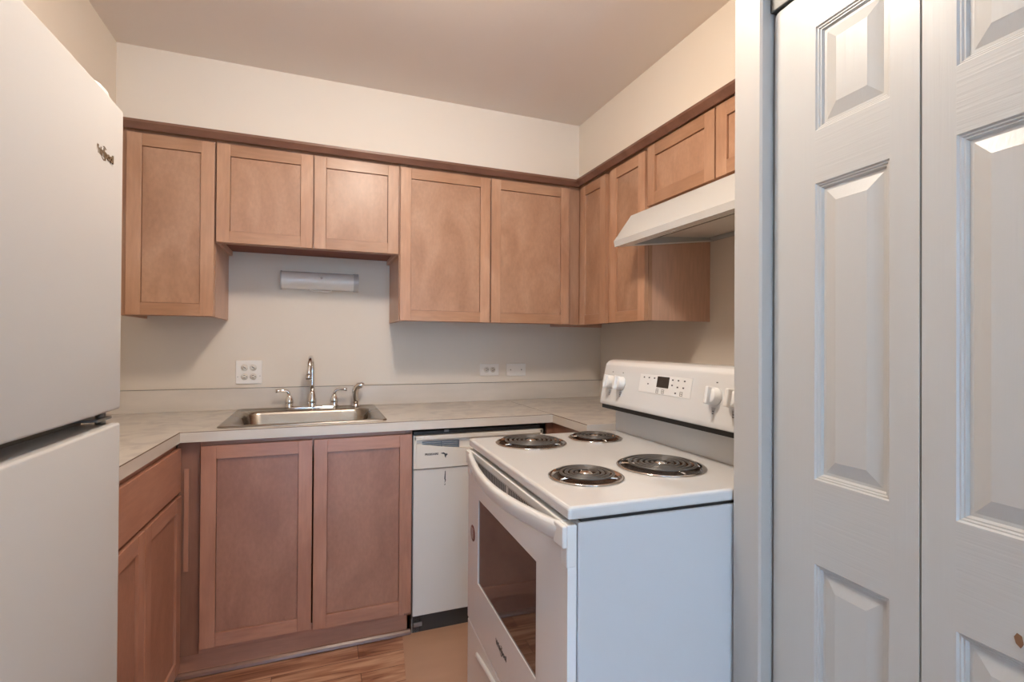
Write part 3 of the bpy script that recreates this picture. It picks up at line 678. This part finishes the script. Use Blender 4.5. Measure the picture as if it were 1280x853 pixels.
# ------------------------------------------------------------------ closet bifold door
def leaf(bm, W_, Hh, T, px, pzs, chop=.014):
    prof = [(0, 0), (.0025, .003), (.0045, .003), (.0065, .0055), (.0085, .0055), (.0115, .010), (.0165, .010), (.039, .0035), (.0405, .0030)]
    xs = [0, px[0], px[1], W_]; zs = [0]+[z for p in pzs for z in p]+[Hh]
    V = {}
    def g(x, y, z):
        k = (round(x, 5), round(y, 5), round(z, 5))
        if k not in V: V[k] = bm.verts.new(k)
        return V[k]
    for j in range(len(zs)-1):
        for i in range(3):
            x0, x1, z0, z1 = xs[i], xs[i+1], zs[j], zs[j+1]
            if i == 1 and j % 2 == 1:
                pr_ = None
                for ins, dep in prof:
                    cur = [g(x0+ins, dep, z0+ins), g(x1-ins, dep, z0+ins), g(x1-ins, dep, z1-ins), g(x0+ins, dep, z1-ins)]
                    if pr_:
                        for k in range(4): face(bm, (pr_[k], pr_[(k+1) % 4], cur[(k+1) % 4], cur[k]), 0)
                    pr_ = cur
                face(bm, pr_, 0)
            else: face(bm, (g(x0, 0, z0), g(x1, 0, z0), g(x1, 0, z1), g(x0, 0, z1)), 1 if i == 1 else 0)
    for x in (0, W_):
        for j in range(len(zs)-1): face(bm, (g(x, 0, zs[j]), g(x, T, zs[j]), g(x, T, zs[j+1]), g(x, 0, zs[j+1])), 0)
    for z in (0, Hh):
        for i in range(3): face(bm, (g(xs[i], 0, z), g(xs[i+1], 0, z), g(xs[i+1], T, z), g(xs[i], T, z)), 0)
    for j in range(len(zs)-1):
        for i in range(3): face(bm, (g(xs[i], T, zs[j]), g(xs[i+1], T, zs[j]), g(xs[i+1], T, zs[j+1]), g(xs[i], T, zs[j+1])), 0)
PZ = [(.17, .812), (.972, 1.537), (1.638, 1.838)]
BD = thing('bifold_closet_door', 'white six-panel bifold closet door with moulded wood-grain surface at the right', 'door', (-.7655, -1.9685, .012), -PI/2-math.radians(3.5))
# local +x runs towards the camera, front faces local -y
bm = bmesh.new(); leaf(bm, .283, 1.922, .032, (.097, .237), PZ)
ce = [e_ for e_ in bm.edges if all(abs(q.co.x) < 1e-4 and abs(q.co.z-1.922) < 1e-4 for q in e_.verts)]
bmesh.ops.bevel(bm, geom=ce, offset=.011, segments=4, affect='EDGES', profile=.5)
lf = obj('door_leaf', bm, [M['door_v'], M['door_h']], BD)
bm = bmesh.new(); leaf(bm, .283, 1.922, .032, (.0465, .186), PZ); l2 = obj('door_leaf', bm, [M['door_v'], M['door_h']], BD)
l2.location = (.2865, .0, 0); l2.rotation_euler = (0, 0, math.radians(.5))
bm = bmesh.new(); prism(bm, [(.114, .842), (.117, .848), (.122, .846), (.124, .836), (.121, .830), (.116, .834)], 'y', -.0012, .0005); obj('paint_chip', bm, M['chip'], l2, label='small brown paint chip')
bm = bmesh.new(); leaf(bm, .283, 1.922, .032, (.097, .237), PZ); l3 = obj('door_leaf', bm, [M['door_v'], M['door_h']], BD); l3.location = (.577, .002, 0); l3.rotation_euler = (0, 0, math.radians(1))
bm = bmesh.new(); leaf(bm, .283, 1.922, .032, (.0465, .186), PZ); l4 = obj('door_leaf', bm, [M['door_v'], M['door_h']], BD); l4.location = (.863, .007, 0); l4.rotation_euler = (0, 0, math.radians(3))
bm = bmesh.new(); box(bm, -.782+.02, -.735, -3.20, -1.964, 1.968, 1.995, .001); box(bm, -.774, -.736, -2.03, -1.9635, 1.9375, 1.9675, .002)
tr = obj('closet_track', bm, M['track']); tr['label'] = 'grey metal sliding track with bracket above the bifold closet door'; tr['category'] = 'door track'

# ------------------------------------------------------------------ wall fittings
t = thing('wall_light', 'unlit half-round wall light below the short cabinet over the sink', 'light fixture', (-1.652, -.0012, 1.550))
bm = bmesh.new(); box(bm, -.178, .178, -.018, 0, -.030, .046, .002); obj('base', bm, M['hood'], t)
bm = bmesh.new(); n = 20
pl = [(-.018, .044)]+[(-.020-.052*math.sin(PI*k/n), .044*math.cos(PI*k/n)) for k in range(n+1)]+[(-.018, -.044)]
prism(bm, pl, 'x', -.180, .180)
dfz = obj('diffuser', bm, M['diffuser'], t)
bm = bmesh.new()
for x0, x1 in ((-.184, -.178), (.160, .184)):
    prism(bm, [(-.016, .046)]+[(-.019-.055*math.sin(PI*k/n), .0465*math.cos(PI*k/n)) for k in range(n+1)]+[(-.016, -.046)], 'x', x0, x1)
split(obj('end_cap', bm, M['hood'], t))
bm = bmesh.new(); lathe(bm, [(0, .0), (.006, .0), (.006, .004), (.003, .007), (0, .007)], (0, 0, 0), 16, mat=Matrix.Translation((.004, -.071, .012)) @ Matrix.Rotation(PI/2, 4, 'X')); obj('switch_knob', bm, M['chrome'], t)
bm = bmesh.new(); tube(bm, [(-.05, -.03, -.045), (-.03, -.032, -.050), (.0, -.03, -.049), (.03, -.032, -.052), (.055, -.03, -.047)], .0035, 8); obj('cord', bm, M['plate'], t)
def outlet_face(bm, cx, cz, y, horiz=True):
    for s in (-1, 1):
        q = (cx+s*.019, cz) if horiz else (cx, cz+s*.019)
        lathe(bm, [(0, .0), (.0155, .0), (.0155, .0025), (0, .0025)], (0, 0, 0), 20, mat=Matrix.Translation((q[0], y, q[1])) @ Matrix.Rotation(PI/2, 4, 'X'))
def slots(bm, cx, cz, y, horiz=True):
    for s in (-1, 1):
        q = (cx+s*.019, cz)
        for dz in (-.0055, .0055): box(bm, q[0]-.0045, q[0]+.0035, y-.0003, y+.001, q[1]+dz-.0012, q[1]+dz+.0012)
        box(bm, q[0]+.0065, q[0]+.0105, y-.0003, y+.001, q[1]-.002, q[1]+.002)
t = thing('outlet', 'square double wall outlet plate with four sockets left of the sink faucet', 'outlet', (-1.974, -.0012, 1.094))
bm = bmesh.new(); box(bm, -.057, .057, -.006, 0, -.057, .057, .002); obj('cover_plate', bm, M['plate'], t)
bm = bmesh.new(); outlet_face(bm, 0, -.022, -.006); outlet_face(bm, 0, .022, -.006); obj('socket', bm, M['dish_p'], t)
bm = bmesh.new(); slots(bm, 0, -.022, -.0088); box(bm, -.050, -.047, -.0066, -.005, -.024, -.021); box(bm, .047, .050, -.0066, -.005, -.021, -.018)
for s in (-1, 1): prism(bm, [(s*.019-.008, .026), (s*.019-.006, .028), (s*.019+.006, .020), (s*.019+.004, .017)], 'y', -.0092, -.008)
obj('slots', bm, M['print'], t)
t = thing('outlet', 'small horizontal wall outlet right of the sink, left of the blank plate', 'outlet', (-.738, -.0012, 1.090))
bm = bmesh.new(); box(bm, -.057, .057, -.005, 0, -.034, .034, .002); obj('cover_plate', bm, M['plate'], t)
bm = bmesh.new(); outlet_face(bm, 0, 0, -.005); obj('socket', bm, M['dish_p'], t)
bm = bmesh.new(); slots(bm, 0, 0, -.0078); obj('slots', bm, M['print'], t)
t = thing('blank_wall_plate', 'blank beige wall plate on the back wall nearest the corner', 'wall plate', (-.574, -.0012, 1.088))
bm = bmesh.new(); box(bm, -.061, .061, -.006, 0, -.036, .036, .002); obj('cover_plate', bm, M['plate'], t)
bm = bmesh.new()
for s in (-1, 1): lathe(bm, [(0, .0), (.0035, 0), (.0030, .0012), (0, .0016)], (0, 0, 0), 12, mat=Matrix.Translation((s*.034, -.006, 0)) @ Matrix.Rotation(PI/2, 4, 'X'))
obj('screw', bm, M['gasket'], t)

# ------------------------------------------------------------------ kitchen ceiling lamp (gives the light; above the frame)
t = thing('ceiling_lamp', 'round flush ceiling lamp above the kitchen floor', 'lamp', (-1.40, -1.65, CEIL))
bm = bmesh.new(); lathe(bm, [(0, 0), (.15, 0), (.15, -.025), (.14, -.03), (0, -.03)], (0, 0, 0), 32); obj('base', bm, M['trim'], t)
bm = bmesh.new(); lathe(bm, [(.135, -.031), (.13, -.07), (.10, -.105), (.05, -.125), (0, -.13)], (0, 0, 0), 32); obj('lamp_shade', bm, M['lamp'], t)
